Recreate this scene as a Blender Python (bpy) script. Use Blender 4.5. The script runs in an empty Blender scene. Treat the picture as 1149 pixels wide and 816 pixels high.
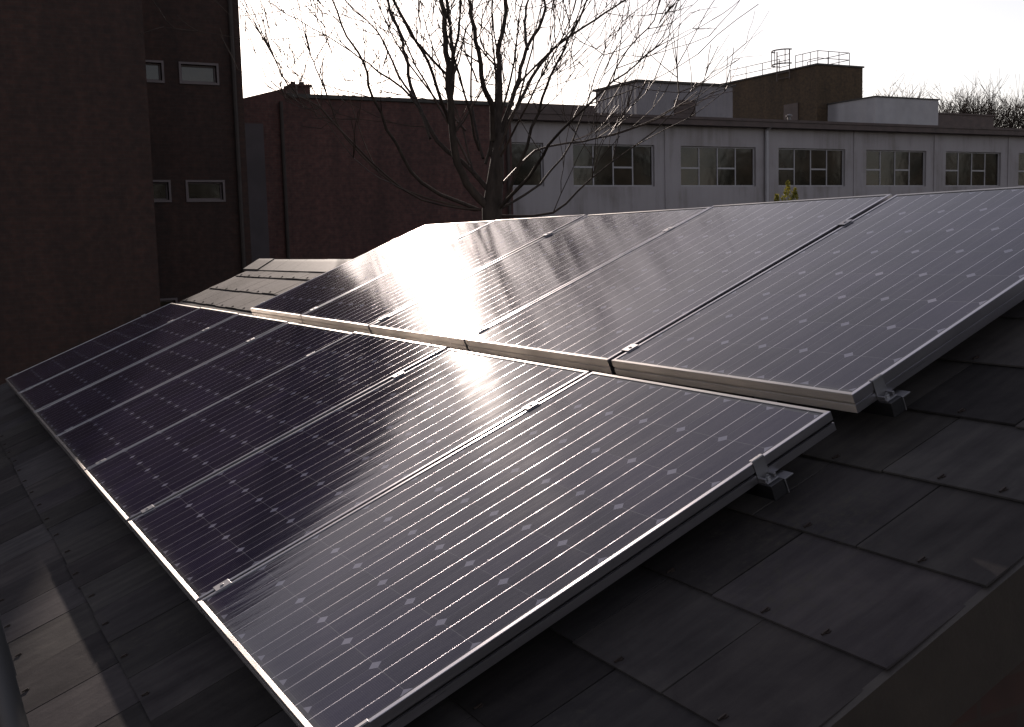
import bpy, bmesh, math, random
from mathutils import Vector, Matrix
random.seed(7)
R = math.radians
scene = bpy.context.scene
COL = scene.collection

# ------------------------------------------------------------------ camera
CAM = Vector((-0.600, -1.839, 0.898))
YAW, PITCH, ROLL = R(28.448), R(6.228), -0.027
FPX, PW, PH = 1251.1, 1149.0, 816.0
fw = Vector((math.sin(YAW)*math.cos(PITCH), math.cos(YAW)*math.cos(PITCH), -math.sin(PITCH)))
r0 = Vector((math.cos(YAW), -math.sin(YAW), 0)); u0 = r0.cross(fw)
rt = r0*math.cos(ROLL)+u0*math.sin(ROLL); up = -r0*math.sin(ROLL)+u0*math.cos(ROLL)
cd = bpy.data.cameras.new('camera'); cam = bpy.data.objects.new('camera', cd); COL.objects.link(cam)
cam.matrix_world = Matrix(((rt.x, up.x, -fw.x, CAM.x), (rt.y, up.y, -fw.y, CAM.y), (rt.z, up.z, -fw.z, CAM.z), (0, 0, 0, 1)))
cd.sensor_fit = 'HORIZONTAL'; cd.sensor_width = 36.0; cd.lens = 36.0*FPX/PW
cd.clip_start = 0.05; cd.clip_end = 3000
scene.camera = cam

# ------------------------------------------------------------------ light
SUN_AZ, SUN_EL = R(17.3), R(17.5)
w = bpy.data.worlds.new("World"); scene.world = w; w.use_nodes = True
nt = w.node_tree; bg = nt.nodes['Background']
sky = nt.nodes.new('ShaderNodeTexSky'); sky.sky_type = 'NISHITA'; sky.sun_disc = False
sky.sun_elevation = SUN_EL; sky.sun_rotation = SUN_AZ
sky.air_density = 1.0; sky.dust_density = .6; sky.ozone_density = 1.0; sky.altitude = 50
hs = nt.nodes.new('ShaderNodeHueSaturation'); hs.inputs['Saturation'].default_value = .5     # thin white winter haze
nt.links.new(sky.outputs[0], hs.inputs['Color'])
nt.links.new(hs.outputs[0], bg.inputs[0]); bg.inputs[1].default_value = 0.14
sd = bpy.data.lights.new('sun', 'SUN'); sd.energy = 5.0; sd.angle = R(0.5); sd.color = (1, .93, .82)
so = bpy.data.objects.new('sun', sd); COL.objects.link(so)
sdir = Vector((math.sin(SUN_AZ)*math.cos(SUN_EL), math.cos(SUN_AZ)*math.cos(SUN_EL), math.sin(SUN_EL)))
so.rotation_euler = sdir.to_track_quat('Z', 'Y').to_euler()
scene.view_settings.view_transform = 'Standard'; scene.view_settings.look = 'None'
scene.view_settings.exposure = 0.0; scene.view_settings.gamma = 1.0
scene.view_settings.use_curve_mapping = False
scene.view_settings.use_white_balance = True; scene.view_settings.white_balance_temperature = 6850; scene.view_settings.white_balance_tint = 20

# ------------------------------------------------------------------ helpers
def ray(x, y):
    return fw + rt*((x-PW/2)/FPX) - up*((y-PH/2)/FPX)
def atY(x, y, Y):
    d = ray(x, y); return CAM + d*((Y-CAM.y)/d.y)
def atX(x, y, X):
    d = ray(x, y); return CAM + d*((X-CAM.x)/d.x)
def atD(x, y, D):
    return CAM + ray(x, y)*D

class MB:
    """collects shapes, links them as one mesh"""
    def __init__(s): s.v = []; s.f = []; s.m = []
    def add(s, vs, fs, mi=0):
        b = len(s.v); s.v += [tuple(v) for v in vs]; s.f += [tuple(b+i for i in f) for f in fs]; s.m += [mi]*len(fs)
    def box(s, a, b, mi=0):
        x0, y0, z0 = a; x1, y1, z1 = b
        s.add([(x0,y0,z0),(x1,y0,z0),(x1,y1,z0),(x0,y1,z0),(x0,y0,z1),(x1,y0,z1),(x1,y1,z1),(x0,y1,z1)],
              [(0,3,2,1),(4,5,6,7),(0,1,5,4),(1,2,6,5),(2,3,7,6),(3,0,4,7)], mi)
    def tube(s, pts, rad, n=6, mi=0, cap=True):
        pts = [Vector(p) for p in pts]
        if not isinstance(rad, (list, tuple)): rad = [rad]*len(pts)
        b = len(s.v); prev = None
        for i, p in enumerate(pts):
            t = (pts[min(i+1, len(pts)-1)]-pts[max(i-1, 0)])
            if t.length < 1e-9: t = Vector((0,0,1))
            t.normalize()
            if prev is None:
                a = Vector((0,0,1)) if abs(t.z) < .9 else Vector((1,0,0)); nx = t.cross(a).normalized()
            else:
                nx = (prev-t*prev.dot(t)); nx = nx.normalized() if nx.length > 1e-6 else t.orthogonal().normalized()
            prev = nx; ny = t.cross(nx)
            for k in range(n):
                an = 2*math.pi*k/n
                s.v.append(tuple(p+(nx*math.cos(an)+ny*math.sin(an))*rad[i]))
        for i in range(len(pts)-1):
            for k in range(n):
                k2 = (k+1) % n
                s.f.append((b+i*n+k, b+i*n+k2, b+(i+1)*n+k2, b+(i+1)*n+k)); s.m.append(mi)
        if cap:
            s.f.append(tuple(b+k for k in reversed(range(n)))); s.m.append(mi)
            e = b+(len(pts)-1)*n; s.f.append(tuple(e+k for k in range(n))); s.m.append(mi)
    def build(s, name, mats, parent=None, smooth=False, bevel=0):
        me = bpy.data.meshes.new(name); me.from_pydata(s.v, [], s.f)
        if not isinstance(mats, (list, tuple)): mats = [mats]
        for m in mats: me.materials.append(m)
        me.polygons.foreach_set('material_index', s.m)
        if smooth: me.polygons.foreach_set('use_smooth', [True]*len(s.f))
        me.update()
        o = bpy.data.objects.new(name, me); COL.objects.link(o)
        if parent: o.parent = parent
        if bevel:
            md = o.modifiers.new('bevel', 'BEVEL'); md.width = bevel; md.segments = 2; md.limit_method = 'ANGLE'
        return o

def tag(o, label=None, cat=None, group=None, kind=None):
    if label: o['label'] = label
    if cat: o['category'] = cat
    if group: o['group'] = group
    if kind: o['kind'] = kind
    return o
def empty(name, loc=(0,0,0), rot=(0,0,0)):
    o = bpy.data.objects.new(name, None); COL.objects.link(o); o.location = loc; o.rotation_euler = rot
    o.empty_display_size = .2
    return o
def copy_tree(o, parent=None):
    c = o.copy(); COL.objects.link(c)
    if parent: c.parent = parent
    for ch in list(o.children): copy_tree(ch, c)
    return c

# ------------------------------------------------------------------ materials
class N:
    """tiny node-tree writer"""
    def __init__(s, name):
        s.m = bpy.data.materials.new(name); s.m.use_nodes = True
        s.t = s.m.node_tree; s.b = s.t.nodes['Principled BSDF']; s.out = s.t.nodes['Material Output']
    def n(s, typ, **kw):
        nd = s.t.nodes.new(typ)
        for k, v in kw.items(): setattr(nd, k, v)
        return nd
    def l(s, a, b): s.t.links.new(a, b)
    def setin(s, inp, v):
        if hasattr(v, 'is_output') or isinstance(v, bpy.types.NodeSocket): s.l(v, inp)
        else: inp.default_value = v
    def math(s, op, a, b=0.0, c=None, clamp=False):
        nd = s.n('ShaderNodeMath', operation=op); nd.use_clamp = clamp
        s.setin(nd.inputs[0], a); s.setin(nd.inputs[1], b)
        if c is not None: s.setin(nd.inputs[2], c)
        return nd.outputs[0]
    def mix(s, f, a, b):
        nd = s.n('ShaderNodeMix', data_type='RGBA'); s.setin(nd.inputs[0], f); s.setin(nd.inputs[6], a); s.setin(nd.inputs[7], b)
        return nd.outputs[2]
    def noise(s, vec, scale, detail=4, rough=.55, dist=0):
        nd = s.n('ShaderNodeTexNoise'); nd.inputs['Scale'].default_value = scale
        nd.inputs['Detail'].default_value = detail; nd.inputs['Roughness'].default_value = rough
        nd.inputs['Distortion'].default_value = dist
        if vec is not None: s.l(vec, nd.inputs['Vector'])
        return nd.outputs['Fac']
    def ramp(s, f, stops):
        nd = s.n('ShaderNodeValToRGB'); e = nd.color_ramp.elements
        while len(e) < len(stops): e.new(.5)
        for el, (p, c) in zip(e, stops): el.position = p; el.color = (*c, 1) if len(c) == 3 else c
        s.l(f, nd.inputs[0]); return nd.outputs[0]
    def coord(s, kind='Object', scale=None):
        c = s.n('ShaderNodeTexCoord').outputs[kind]
        if scale:
            m = s.n('ShaderNodeMapping'); m.inputs['Scale'].default_value = scale; s.l(c, m.inputs['Vector']); c = m.outputs[0]
        return c
    def bump(s, h, strength, dist=.01):
        nd = s.n('ShaderNodeBump'); nd.inputs['Strength'].default_value = strength; nd.inputs['Distance'].default_value = dist
        s.l(h, nd.inputs['Height']); s.l(nd.outputs[0], s.b.inputs['Normal'])
    def set(s, **kw):
        for k, v in kw.items():
            s.setin(s.b.inputs[k.replace('_', ' ')], v)

def simple(name, col, rough=.6, metal=0, nscale=3, var=.25, bump=.2, dist=.004, spec=.5, bscale=None):
    a = N(name); c = a.coord()
    f = a.noise(c, nscale, 6)
    c1 = tuple(x*(1-var) for x in col); c2 = tuple(min(1, x*(1+var)) for x in col)
    a.set(Base_Color=a.ramp(f, [(.3, c1), (.7, c2)]), Roughness=rough, Metallic=metal)
    a.b.inputs['Specular IOR Level'].default_value = spec
    if bump: a.bump(a.noise(c, bscale or nscale*8, 5), bump, dist)
    return a.m

def brick(name, c1, c2, mortar, swap):
    a = N(name); c = a.coord(); sp = a.n('ShaderNodeSeparateXYZ'); a.l(c, sp.inputs[0])
    h = a.math('ADD', sp.outputs[0], sp.outputs[1])
    cb = a.n('ShaderNodeCombineXYZ'); a.l(h, cb.inputs[0]); a.l(sp.outputs[2], cb.inputs[1])
    b = a.n('ShaderNodeTexBrick'); a.l(cb.outputs[0], b.inputs['Vector'])
    b.inputs['Scale'].default_value = 1.0; b.inputs['Brick Width'].default_value = .225; b.inputs['Row Height'].default_value = .075
    b.inputs['Mortar Size'].default_value = .006; b.inputs['Color1'].default_value = (*c1, 1); b.inputs['Color2'].default_value = (*c2, 1)
    b.inputs['Mortar'].default_value = (*mortar, 1); b.inputs['Bias'].default_value = 0
    f = a.noise(c, .35, 5)
    col = a.mix(a.ramp(f, [(.35, (0,0,0)), (.75, (.5,.5,.5))]), b.outputs['Color'], (c1[0]*.55, c1[1]*.6, c1[2]*.6, 1))
    ms = a.n('ShaderNodeMapping'); ms.inputs['Scale'].default_value = (1.6, 1.6, .16); a.l(c, ms.inputs['Vector'])
    st = a.ramp(a.noise(ms.outputs[0], 1, 6, .65), [(.35, (.72,.72,.72)), (.65, (1.1,1.08,1.06))])
    mt = a.noise(cb.outputs[0], 7, 2); st2 = a.ramp(mt, [(.3, (.7,.7,.7)), (.7, (1.3,1.25,1.2))])
    mm = a.n('ShaderNodeMix', data_type='RGBA', blend_type='MULTIPLY'); mm.inputs[0].default_value = 1; a.l(col, mm.inputs[6]); a.l(st, mm.inputs[7])
    m4 = a.n('ShaderNodeMix', data_type='RGBA', blend_type='MULTIPLY'); m4.inputs[0].default_value = 1; a.l(mm.outputs[2], m4.inputs[6]); a.l(st2, m4.inputs[7])
    a.set(Base_Color=m4.outputs[2], Roughness=.85); a.bump(b.outputs['Fac'], -.4, .006)
    return a.m

def metal_mat(name, col, rough, aniso_dir=None):
    a = N(name); c = a.coord(); f = a.noise(c, 40, 4); g = a.noise(c, 5, 4)
    a.set(Base_Color=a.ramp(g, [(.3, tuple(x*.8 for x in col)), (.7, col)]), Metallic=1.0,
          Roughness=a.math('MULTIPLY_ADD', f, .18, rough-.09))
    a.bump(f, .08, .001)
    return a.m

M = {}
def extruded(name, col, rough, axis, aniso=.8):
    a = N(name); c = a.coord()
    st = a.n('ShaderNodeMapping'); st.inputs['Scale'].default_value = (3, 300, 300) if axis == 0 else (300, 3, 300); a.l(c, st.inputs['Vector'])
    f = a.noise(st.outputs[0], 1, 3); g = a.noise(c, 6, 4)
    a.set(Base_Color=a.ramp(g, [(.3, tuple(x*.85 for x in col)), (.7, col)]), Metallic=1.0, Roughness=a.math('MULTIPLY_ADD', f, .12, rough-.06))
    a.b.inputs['Anisotropic'].default_value = aniso
    a.b.inputs['Anisotropic Rotation'].default_value = .25
    v = a.n('ShaderNodeVectorTransform', vector_type='VECTOR', convert_from='OBJECT', convert_to='WORLD')
    v.inputs[0].default_value = (1,0,0) if axis == 0 else (0,1,0)
    a.l(v.outputs[0], a.b.inputs['Tangent'])
    return a.m
M['alu_up'] = extruded('shaded aluminium side rail', (.50, .48, .50), .30, 0, .25)  # darker base than the end rails: shade away from the sun put into colour
M['alu_along'] = extruded('aluminium end rail', (.60, .565, .53), .50, 1)
M['alu'] = metal_mat('anodised aluminium', (.68, .67, .69), .36)
M['alu_bright'] = metal_mat('clamp aluminium', (.36, .35, .36), .45)
M['alu_dark'] = metal_mat('darkened aluminium', (.08, .077, .08), .5)  # shade below the panels put into the rail colour; ladder straps reuse it
M['steel'] = metal_mat('galvanised steel', (.45, .45, .46), .4)
M['brick_dark'] = brick('dark red brick', (.052, .022, .016), (.038, .018, .014), (.042, .028, .022), 0)
M['brick_mid'] = brick('weathered red brick', (.10, .040, .035), (.08, .034, .030), (.08, .056, .05), 0)
M['brick_brown'] = brick('brown brick', (.075, .045, .022), (.058, .034, .017), (.075, .055, .035), 0)
M['brick_panel'] = simple('sooty render', (.065,.052,.055), .8, nscale=1.2, var=.2)
M['pipe_brown'] = simple('brown painted pipe', (.035,.024,.02), .7, bump=0)
M['grey_panel'] = simple('grey render', (.10, .09, .10), .8, nscale=1.2, var=.15)
M['cream'] = simple('painted wall', (.29, .262, .265), .75, nscale=.5, var=.08, bump=.1, bscale=30)
def painted():
    a = N('weathered pale paint'); c = a.coord()
    ms = a.n('ShaderNodeMapping'); ms.inputs['Scale'].default_value = (2.2, 2.2, .22); a.l(c, ms.inputs['Vector'])
    f = a.noise(ms.outputs[0], 1, 6, .65); g = a.noise(c, .5, 5)
    col = a.ramp(a.math('MULTIPLY_ADD', g, .5, a.math('MULTIPLY', f, .5)), [(.36, (.19,.165,.155)), (.50, (.30,.27,.275)), (.68, (.34,.31,.315))])
    a.set(Base_Color=col, Roughness=.75); a.bump(a.noise(c, 30, 4), .15, .004)
    return a.m
M['cream'] = painted()
M['lintel'] = simple('painted concrete', (.5, .47, .46), .7)
M['dark_band'] = simple('brown fascia paint', (.07, .045, .04), .6)
M['felt'] = simple('roof felt', (.06, .055, .05), .9, nscale=4)
M['winframe_dull'] = simple('weathered window paint', (.13, .10, .10), .6, var=.1, bump=0)
M['winframe'] = simple('window frame paint', (.34, .32, .33), .5, var=.08, bump=0)
M['ground'] = simple('dark tarmac', (.045, .04, .034), .95, nscale=.8, var=.35, bump=.5, bscale=60, dist=.01)
M['timber'] = simple('painted timber', (.03, .022, .017), .6, nscale=8)
M['lead'] = simple('lead grey ridge', (.05,.043,.038), .6, nscale=9, spec=.2)
M['steel_dark'] = simple('grey painted steel', (.12,.11,.11), .5, bump=0)
M['plastic'] = simple('black plastic', (.02, .02, .02), .45, bump=0)
M['rust'] = simple('copper rivet', (.035, .024, .02), .6, metal=.4, nscale=60, bump=0)
M['cable'] = simple('black cable', (.03, .03, .03), .6, bump=0)

def corrugated(name, col, pitch=.3):
    a = N(name); c = a.coord(); sp = a.n('ShaderNodeSeparateXYZ'); a.l(c, sp.inputs[0])
    h = a.math('ADD', sp.outputs[0], sp.outputs[1])
    s_ = a.math('SINE', a.math('MULTIPLY', h, 2*math.pi/pitch))
    f = a.noise(c, 1.3, 5)
    a.set(Base_Color=a.ramp(f, [(.3, tuple(x*.8 for x in col)), (.7, col)]), Roughness=.5, Metallic=.0)
    a.bump(s_, .6, .03)
    return a.m
M['clad'] = corrugated('grey ribbed cladding', (.21, .19, .205))
M['clad_pale'] = corrugated('pale cladding', (.34, .325, .34), .9)

def window_glass():
    a = N('window glass'); c = a.coord(); f = a.noise(c, .9, 3)
    a.set(Base_Color=a.ramp(f, [(.35, (.006,.005,.004)), (.7, (.045,.032,.022))]), Roughness=.10)  # brown mottle in the base colour imitates a broken reflection of trees
    a.bump(a.noise(c, 1.5, 2), .10, .05)
    return a.m
M['glass_win'] = window_glass()

def bark():
    a = N('bark'); c = a.coord('Object', (14, 14, 3)); f = a.noise(c, 1, 6, .65)
    a.set(Base_Color=a.ramp(f, [(.3, (.022,.016,.013)), (.7, (.065,.048,.038))]), Roughness=.8, Specular_IOR_Level=.2); a.bump(f, .6, .02)
    return a.m
M['bark'] = bark()
def twig():
    a = N('twig bark'); c = a.coord(); f = a.noise(c, 3, 3)
    a.set(Base_Color=a.ramp(f, [(.3, (.035,.024,.020)), (.7, (.08,.055,.042))]), Roughness=.55)
    a.b.inputs['Specular IOR Level'].default_value = .2
    return a.m
M['twig'] = twig()
def leafm(name, c1, c2):
    a = N(name); c = a.coord(); f = a.noise(c, 6, 3)
    a.set(Base_Color=a.ramp(f, [(.3, c1), (.7, c2)]), Roughness=.5)
    # leaves let some sun through
    tr = a.n('ShaderNodeBsdfTranslucent'); a.l(a.ramp(f, [(.3, c1), (.7, c2)]), tr.inputs[0])
    ms = a.n('ShaderNodeMixShader'); ms.inputs[0].default_value = .45
    a.l(a.b.outputs[0], ms.inputs[1]); a.l(tr.outputs[0], ms.inputs[2]); a.l(ms.outputs[0], a.out.inputs[0])
    return a.m
M['leaf_dark'] = leafm('dark evergreen leaf', (.03,.035,.015), (.07,.065,.03))
M['leaf'] = leafm('yellow green leaf', (.12,.12,.02), (.35,.30,.04))

def slate():
    a = N('fibre cement slate'); c = a.coord()
    at = a.n('ShaderNodeAttribute'); at.attribute_name = 'tone'
    n1 = a.noise(c, 5, 8, .65, .6); n2 = a.noise(c, 38, 6, .7); n3 = a.noise(c, 1.4, 4)
    m5 = a.n('ShaderNodeMapping'); m5.inputs['Scale'].default_value = (3, 26, 3); a.l(c, m5.inputs['Vector']); n5 = a.noise(m5.outputs[0], 1, 5, .6)
    n1 = a.math('MULTIPLY_ADD', n5, .45, a.math('MULTIPLY', n1, .55))
    base = a.ramp(n1, [(.32, (.034,.030,.031)), (.50, (.054,.048,.048)), (.68, (.078,.069,.066))])
    tone = a.n('ShaderNodeMix', data_type='RGBA', blend_type='MULTIPLY'); tone.inputs[0].default_value = 1
    a.l(base, tone.inputs[6]); a.l(at.outputs['Color'], tone.inputs[7])
    lich = a.ramp(a.math('MULTIPLY', n2, n3), [(.30, (0,0,0)), (.42, (.5,.5,.5))])
    col = a.mix(lich, tone.outputs[2], (.078,.070,.056,1))
    a.set(Base_Color=col, Roughness=a.math('MULTIPLY_ADD', n2, .2, .72)); a.b.inputs['Specular IOR Level'].default_value = .25; a.b.inputs['IOR'].default_value = 1.18
    a.bump(a.math('MULTIPLY_ADD', n1, 2.0, n2), .35, .003)
    return a.m
M['slate'] = slate()

# solar glass: cells, gaps, busbars drawn from real sizes in the panel's own coordinates
PL, PWD = 1.3145, 0.990
CELL = .159
def pv():
    a = N('solar cells under glass'); c = a.coord(); sp = a.n('ShaderNodeSeparateXYZ'); a.l(c, sp.inputs[0])
    X, Y = sp.outputs[0], sp.outputs[1]
    mx, my = (PL-8*CELL)/2, (PWD-6*CELL)/2
    gx = a.math('DIVIDE', a.math('SUBTRACT', X, mx), CELL); gy = a.math('DIVIDE', a.math('SUBTRACT', Y, my), CELL)
    fx = a.math('SUBTRACT', a.math('FRACT', gx), .5); fy = a.math('SUBTRACT', a.math('FRACT', gy), .5)
    ax = a.math('SUBTRACT', .5, a.math('ABSOLUTE', fx)); ay = a.math('SUBTRACT', .5, a.math('ABSOLUTE', fy))
    diam = a.math('LESS_THAN', a.math('ADD', ax, ay), .095)
    gapx = a.math('LESS_THAN', ax, .008); gapy = a.math('LESS_THAN', ay, .006)
    inx = a.math('MULTIPLY', a.math('GREATER_THAN', gx, 0), a.math('LESS_THAN', gx, 8))
    iny = a.math('MULTIPLY', a.math('GREATER_THAN', gy, 0), a.math('LESS_THAN', gy, 6))
    inside = a.math('MULTIPLY', inx, iny)
    gap = a.math('MAXIMUM', gapx, gapy)
    # busbars: two per cell, running up the panel
    bb = a.math('LESS_THAN', a.math('ABSOLUTE', a.math('SUBTRACT', a.math('ABSOLUTE', fy), .25)), .0062)
    bb = a.math('MULTIPLY', bb, iny)
    # fingers: very fine lines across, only seen as a faint weave
    fing = a.math('LESS_THAN', a.math('FRACT', a.math('MULTIPLY', gx, 36)), .10)
    # per-cell tone
    cb = a.n('ShaderNodeCombineXYZ'); a.l(a.math('FLOOR', gx), cb.inputs[0]); a.l(a.math('FLOOR', gy), cb.inputs[1])
    oi = a.n('ShaderNodeObjectInfo'); a.l(a.math('MULTIPLY', oi.outputs['Random'], 31.0), cb.inputs[2])
    wn = a.n('ShaderNodeTexWhiteNoise'); a.l(cb.outputs[0], wn.inputs['Vector'])
    cell = a.mix(wn.outputs['Value'], (.018,.014,.031,1), (.029,.022,.048,1))
    cell = a.mix(a.math('MULTIPLY', fing, .20), cell, (.22,.21,.25,1))
    cell = a.mix(gap, cell, (.085,.08,.095,1))
    back = a.mix(diam, cell, (.24,.23,.28,1))
    col = a.mix(inside, (.05,.048,.055,1), back)
    gr2 = a.noise(c, 9, 7, .7, 1.2)
    foot = a.math('SUBTRACT', 1.0, a.math('DIVIDE', X, .06), clamp=True)
    film = a.math('MULTIPLY_ADD', a.math('MULTIPLY', foot, foot), .45, a.math('MULTIPLY', a.math('POWER', gr2, 3.5), .36))
    col = a.mix(film, col, (.20,.18,.17,1))
    sp_ = a.ramp(a.noise(c, 150, 2), [(.74, (0,0,0)), (.78, (.5,.5,.5))]); col = a.mix(sp_, col, (.28,.26,.25,1))
    col = a.mix(bb, col, (.46,.43,.46,1))
    # soldered ribbon: uneven height along its length
    m2 = a.n('ShaderNodeMapping'); m2.inputs['Scale'].default_value = (16, 40, 1); a.l(c, m2.inputs['Vector'])
    rn = a.noise(m2.outputs[0], 1, 3)
    a.set(Base_Color=col, Metallic=a.math('MULTIPLY', bb, .9), Roughness=a.math('MULTIPLY_ADD', bb, -.2, .5))
    a.b.inputs['Specular IOR Level'].default_value = 0.0
    bp = a.n('ShaderNodeBump'); bp.inputs['Distance'].default_value = .0015; bp.inputs['Strength'].default_value = 1.0
    a.l(a.math('MULTIPLY', rn, bb), bp.inputs['Height']); a.l(bp.outputs[0], a.b.inputs['Normal'])
    # cover glass: fine roll texture, slight waviness, thin grime
    grime = a.noise(c, 3.5, 6, .6, .8)
    m3 = a.n('ShaderNodeMapping'); m3.inputs['Scale'].default_value = (1.2, 7, 1); a.l(c, m3.inputs['Vector'])
    wav = a.noise(m3.outputs[0], 2.0, 3)
    a.b.inputs['Coat Weight'].default_value = 1.0; a.b.inputs['Coat IOR'].default_value = 1.31
    a.setin(a.b.inputs['Coat Roughness'], a.math('MULTIPLY_ADD', grime, .06, .052))
    bc = a.n('ShaderNodeBump'); bc.inputs['Distance'].default_value = .0012; bc.inputs['Strength'].default_value = .5
    a.l(a.math('ADD', wav, a.math('MULTIPLY', a.noise(c, 90, 3), .10)), bc.inputs['Height']); a.l(bc.outputs[0], a.b.inputs['Coat Normal'])
    return a.m
M['pv'] = pv()

# ------------------------------------------------------------------ roof frame
TILT = R(22.39)
RROT = (0, -TILT, 0)                      # local x = up the slope, y = along the eave, z = off the roof
def rp(v, u, n):                          # roof coordinates to world
    return Vector((v*math.cos(TILT)-n*math.sin(TILT), u, v*math.sin(TILT)+n*math.cos(TILT)))
H_ROOF = -.135
GZ = -3.3

# ------------------------------------------------------------------ ground
g = MB(); g.add([(-600,-600,0),(600,-600,0),(600,900,0),(-600,900,0)], [(0,1,2,3)])
go = g.build('ground', M['ground']); go.location = (0,0,GZ); tag(go, kind='structure')

# ------------------------------------------------------------------ slate roofed house under the panels
V_EAVE, V_RIDGE, U_NEAR, U_FAR = -.485, 2.34, -.572, 7.90
house = empty('slate_roof_house', (0,0,GZ))
tag(house, 'low building whose grey slate roof carries both rows of solar panels', 'building')
def slate_mesh(mirror=False):
    mb = MB(); tones = []
    def sl(v0, v1, ua, ub, k):
        g_ = .0022; t0 = .0095+random.uniform(-.0010,.0022); j = random.uniform(-.004,.004)
        z0, z1 = H_ROOF+t0, H_ROOF+.001
        va, vb = v0+j, v1+.05
        sk = random.uniform(-.0022,.0022)
        tt = .0045
        vs = [(va,ua+g_,z0-tt),(vb,ua+g_+sk,z1-tt),(vb,ub-g_+sk,z1-tt),(va,ub-g_,z0-tt),
              (va,ua+g_,z0),(vb,ua+g_+sk,z1),(vb,ub-g_+sk,z1),(va,ub-g_,z0)]
        mb.add(vs, [(0,1,2,3),(4,7,6,5),(0,3,7,4),(3,2,6,7),(2,1,5,6),(1,0,4,5)])
        t = random.uniform(.62,1.3); tones.extend([(t, t*random.uniform(.97,1.02), t*random.uniform(.94,1.03), 1)]*6)
        ctrs = [(ua+ub)/2] if ub-ua < .4 else [ua+.163, ub-.145]
        for rc in ctrs:
            a0 = len(mb.f)
            z = z0+.0008
            r_ = .0065; ns = 8
            vv = va+.022+random.uniform(-.004,.004); rc += random.uniform(-.004,.004)
            pts = [(vv+r_*math.cos(2*math.pi*q/ns), rc+r_*math.sin(2*math.pi*q/ns), z+.0012) for q in range(ns)]
            # round disc rivet with its bent tail
            mb.add([(p[0],p[1],z-.004) for p in pts]+pts, [tuple(ns+q for q in range(ns))]+[(q,(q+1)%ns,ns+(q+1)%ns,ns+q) for q in range(ns)], 1)
            mb.box((vv-.014, rc-.0018, z), (vv+.004, rc+.0018, z+.004), 1)
            tones.extend([(1,1,1,1)]*(len(mb.f)-a0))
    k = 0; v = V_EAVE
    while v < V_RIDGE-.06:
        v1 = min(v+.2545, V_RIDGE)
        u = U_NEAR; first = True
        while u < U_FAR-.02:
            wd = .305
            if first and k % 2 == 1: wd = .4575
            if u+wd > U_FAR-.1: wd = U_FAR-u
            sl(v, v1, u, u+wd, k); u += wd; first = False
        v += .2545; k += 1
    return mb, tones
mb, tones = slate_mesh()
rslope = mb.build('roof', [M['slate'], M['rust']], None)
att = rslope.data.color_attributes.new('tone', 'FLOAT_COLOR', 'CORNER')
vals = []
for p, t in zip(rslope.data.polygons, tones): vals += list(t)*p.loop_total
att.data.foreach_set('color', vals)
rslope.parent = house; rslope.location = (0,0,-GZ); rslope.rotation_euler = RROT
# boarding below the slates, and the far slope
b = MB()
b.add([(V_EAVE+.01,U_NEAR+.02,H_ROOF-.008),(V_RIDGE,U_NEAR+.02,H_ROOF-.008),(V_RIDGE,U_FAR-.02,H_ROOF-.008),(V_EAVE+.01,U_FAR-.02,H_ROOF-.008),
       (V_EAVE+.01,U_NEAR+.02,H_ROOF-.10),(V_RIDGE,U_NEAR+.02,H_ROOF-.10),(V_RIDGE,U_FAR-.02,H_ROOF-.10),(V_EAVE+.01,U_FAR-.02,H_ROOF-.10)],
      [(0,1,2,3),(7,6,5,4),(0,4,5,1),(1,5,6,2),(2,6,7,3),(3,7,4,0)])
o = b.build('roof_deck', M['timber'], house); o.location = (0,0,-GZ); o.rotation_euler = RROT
RX, RZ = rp(V_RIDGE,0,H_ROOF).x, rp(V_RIDGE,0,H_ROOF).z
b = MB()
ex, ez = RX+2.6, RZ-2.6*math.tan(TILT)
b.add([(RX+.003,U_NEAR,RZ),(ex,U_NEAR,ez),(ex,U_FAR,ez),(RX+.003,U_FAR,RZ),(RX+.003,U_NEAR,RZ-.1),(ex,U_NEAR,ez-.1),(ex,U_FAR,ez-.1),(RX+.003,U_FAR,RZ-.1)],
      [(0,1,2,3),(7,6,5,4),(0,4,5,1),(1,5,6,2),(2,6,7,3),(3,7,4,0)])
m_ = M['slate']
o = b.build('roof', m_, house); o.location = (0,0,-GZ)
# ridge tiles: angled caps end to end
b = MB(); u = U_NEAR-.01
while u < U_FAR:
    ln = .455; dz = random.uniform(-.003,.003); h = .028+dz
    e = u+ln-.006
    cx, cz = RX, RZ+h
    a1 = (cx-.15, cz-.15*math.tan(TILT)-.012); a2 = (cx-.03, cz-.004); a3 = (cx, cz+.012); a4 = (cx+.03, cz-.004); a5 = (cx+.15, cz-.15*math.tan(TILT)-.012)
    pr = [a1,a2,a3,a4,a5]; lo = [(p[0],p[1]-.012) for p in pr]
    vs = [(p[0],u,p[1]) for p in pr]+[(p[0],e,p[1]) for p in pr]+[(p[0],u,p[1]) for p in lo]+[(p[0],e,p[1]) for p in lo]
    fs = []
    for q in range(4): fs += [(q,q+1,5+q+1,5+q),(10+q,15+q,15+q+1,10+q+1),(q,10+q,10+q+1,q+1),(5+q,5+q+1,15+q+1,15+q)]
    fs += [(0,5,15,10),(4,14,19,9)]
    b.add(vs, fs); u += ln
o = b.build('ridge_cap', M['lead'], house); o.location = (0,0,-GZ)
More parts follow.
